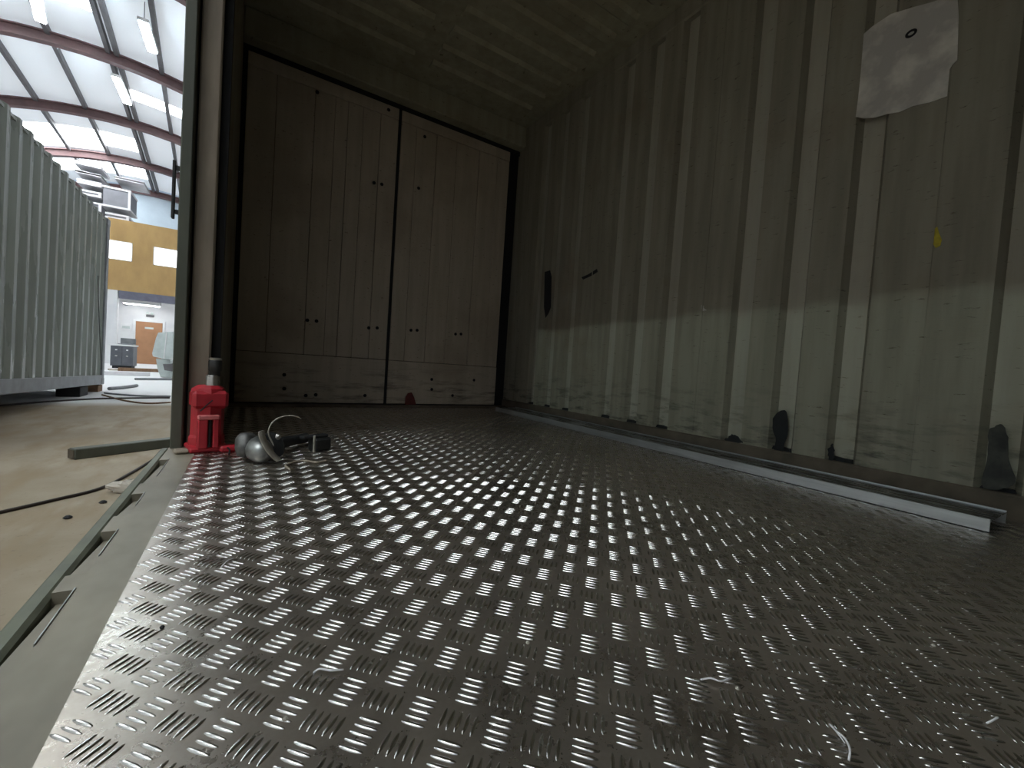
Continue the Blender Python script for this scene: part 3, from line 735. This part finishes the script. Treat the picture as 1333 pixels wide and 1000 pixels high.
# springy cord
P = [on_y(px, py, g0.y+.10) for px, py in [(371,594),(357,580),(350,566),(351,556),(357,548),(366,543),(376,541),(385,542),(392,545)]]
P[0].z = .006
o = MB().tube(spline([p-P[0] for p in P], 6), [.0036 - .0018*k/48 for k in range(49)], 8).build('cable_tie', M_WIRE, smooth=180); o.location = P[0]
tag(o, 'pale springy tie curling up over the angle grinder', 'cable tie')
P = [on_z(px, py, .005) for px, py in [(425,600),(412,602),(398,600),(385,601),(372,606),(378,612)]]
o = MB().tube(spline([p-P[0] for p in P], 6), .004, 8).build('air_hose', M_POST, smooth=180); o.location = P[0]
tag(o, 'thin brown hose lying on the tread plate in front of the grinder', 'hose')
bxp = on_z(420, 588, 0)
bx_ = thing('battery_box', 'small dark box behind the end of the grinder grip', 'box', (bxp.x, bxp.y+.03, 0), (0,0,math.radians(28)))
MB().bbox(-.045, .035, -.02, .035, 0, .055, .008).build('case', M_DARKSTEEL, bx_)
MB().bbox(-.09, .025, -.01, .025, .055, .068, .004).build('lid', M_BLACK, bx_)
MB().bbox(-.056, -.048, -.026, -.018, 0, .072, .002).build('upright_clip', M_WIRE, bx_)

# ------------------------------------------------------------------ aluminium channel along the wall
A = on_z(1290, 693, 0); 
ya, xa = A.y, 1.905; yb, xb = 3.30, 1.93
ch = thing('aluminium_channel', 'long pale aluminium channel lying along the foot of the ribbed container wall', 'channel', (xa, ya, 0), (0,0,math.atan2(-(xb-xa), yb-ya)))
Lc = math.hypot(xb-xa, yb-ya); HCH = .042; WCH = .215
MB().bbox(0, .0035, 0, Lc, .003, HCH, .0008).build('front_flange', M_ALU, ch)
MB().box(.0035, WCH-.0035, .0, Lc, HCH-.007, HCH-.0035).build('web', M_ALUD, ch)
MB().bbox(WCH-.0035, WCH, 0, Lc, 0, HCH+.001, .0008).build('rear_flange', M_ALU, ch)

# ------------------------------------------------------------------ swarf and crumbs on the plate
def swarf(pix, r, label, lift=.004, mat=M_STEEL):
    P = [on_z(px, py, r + (lift if 0 < i < len(pix)-1 else 0)) for i, (px, py) in enumerate(pix)]
    o = MB().tube(spline([p-P[0] for p in P], 5), r, 5).build('swarf_curl', mat, smooth=180); o.location = P[0]
    tag(o, label, 'swarf', 'metal swarf on the tread plate')
swarf([(1080,943),(1090,953),(1100,962),(1106,975),(1105,990)], .0012, 'long curved pale shaving nearest the bottom right', mat=M_PACKE)
swarf([(912,885),(925,883),(938,887),(952,883)], .0012, 'wavy pale shaving right of the bright bars', mat=M_PACKE)
swarf([(408,876),(416,871),(430,873),(447,872)], .0012, 'glinting zigzag shaving at the lower left of the plate', mat=M_PACKE)
swarf([(288,738),(296,730),(304,727)], .0010, 'short glinting shaving near the left edge of the plate', mat=M_PACKE)
swarf([(1284,942),(1292,938),(1299,934)], .0012, 'short pale shaving far right on the dark plate', mat=M_PACKE)
swarf([(1100,968),(1092,957),(1086,950)], .0008, 'fine hooked shaving beside the long curved one', mat=M_PACKE)
for i, (px, py, lab) in enumerate([(687,838,'small bright crumb among the bright bars'),(371,938,'small pale crumb between bars low in the photo'),(960,898,'small crumb right of the wavy shaving'),(211,818,'dark crumb near the left edge of the plate'),(238,893,'tiny pale crumb on the blue shine'),(1215,842,'tiny crumb on the dark right side of the plate')]):
    p = on_z(px, py, 0); o = MB().lathe([(.002,0),(.0034,.0018),(.0015,.004)], (0,0,0), 6).build('crumb', M_WIRE if i != 3 else M_BLACK); o.location = p
    tag(o, lab, 'crumb', 'crumbs on the tread plate')
for o in bpy.data.objects:
    if '_o' in o: del o['_o']
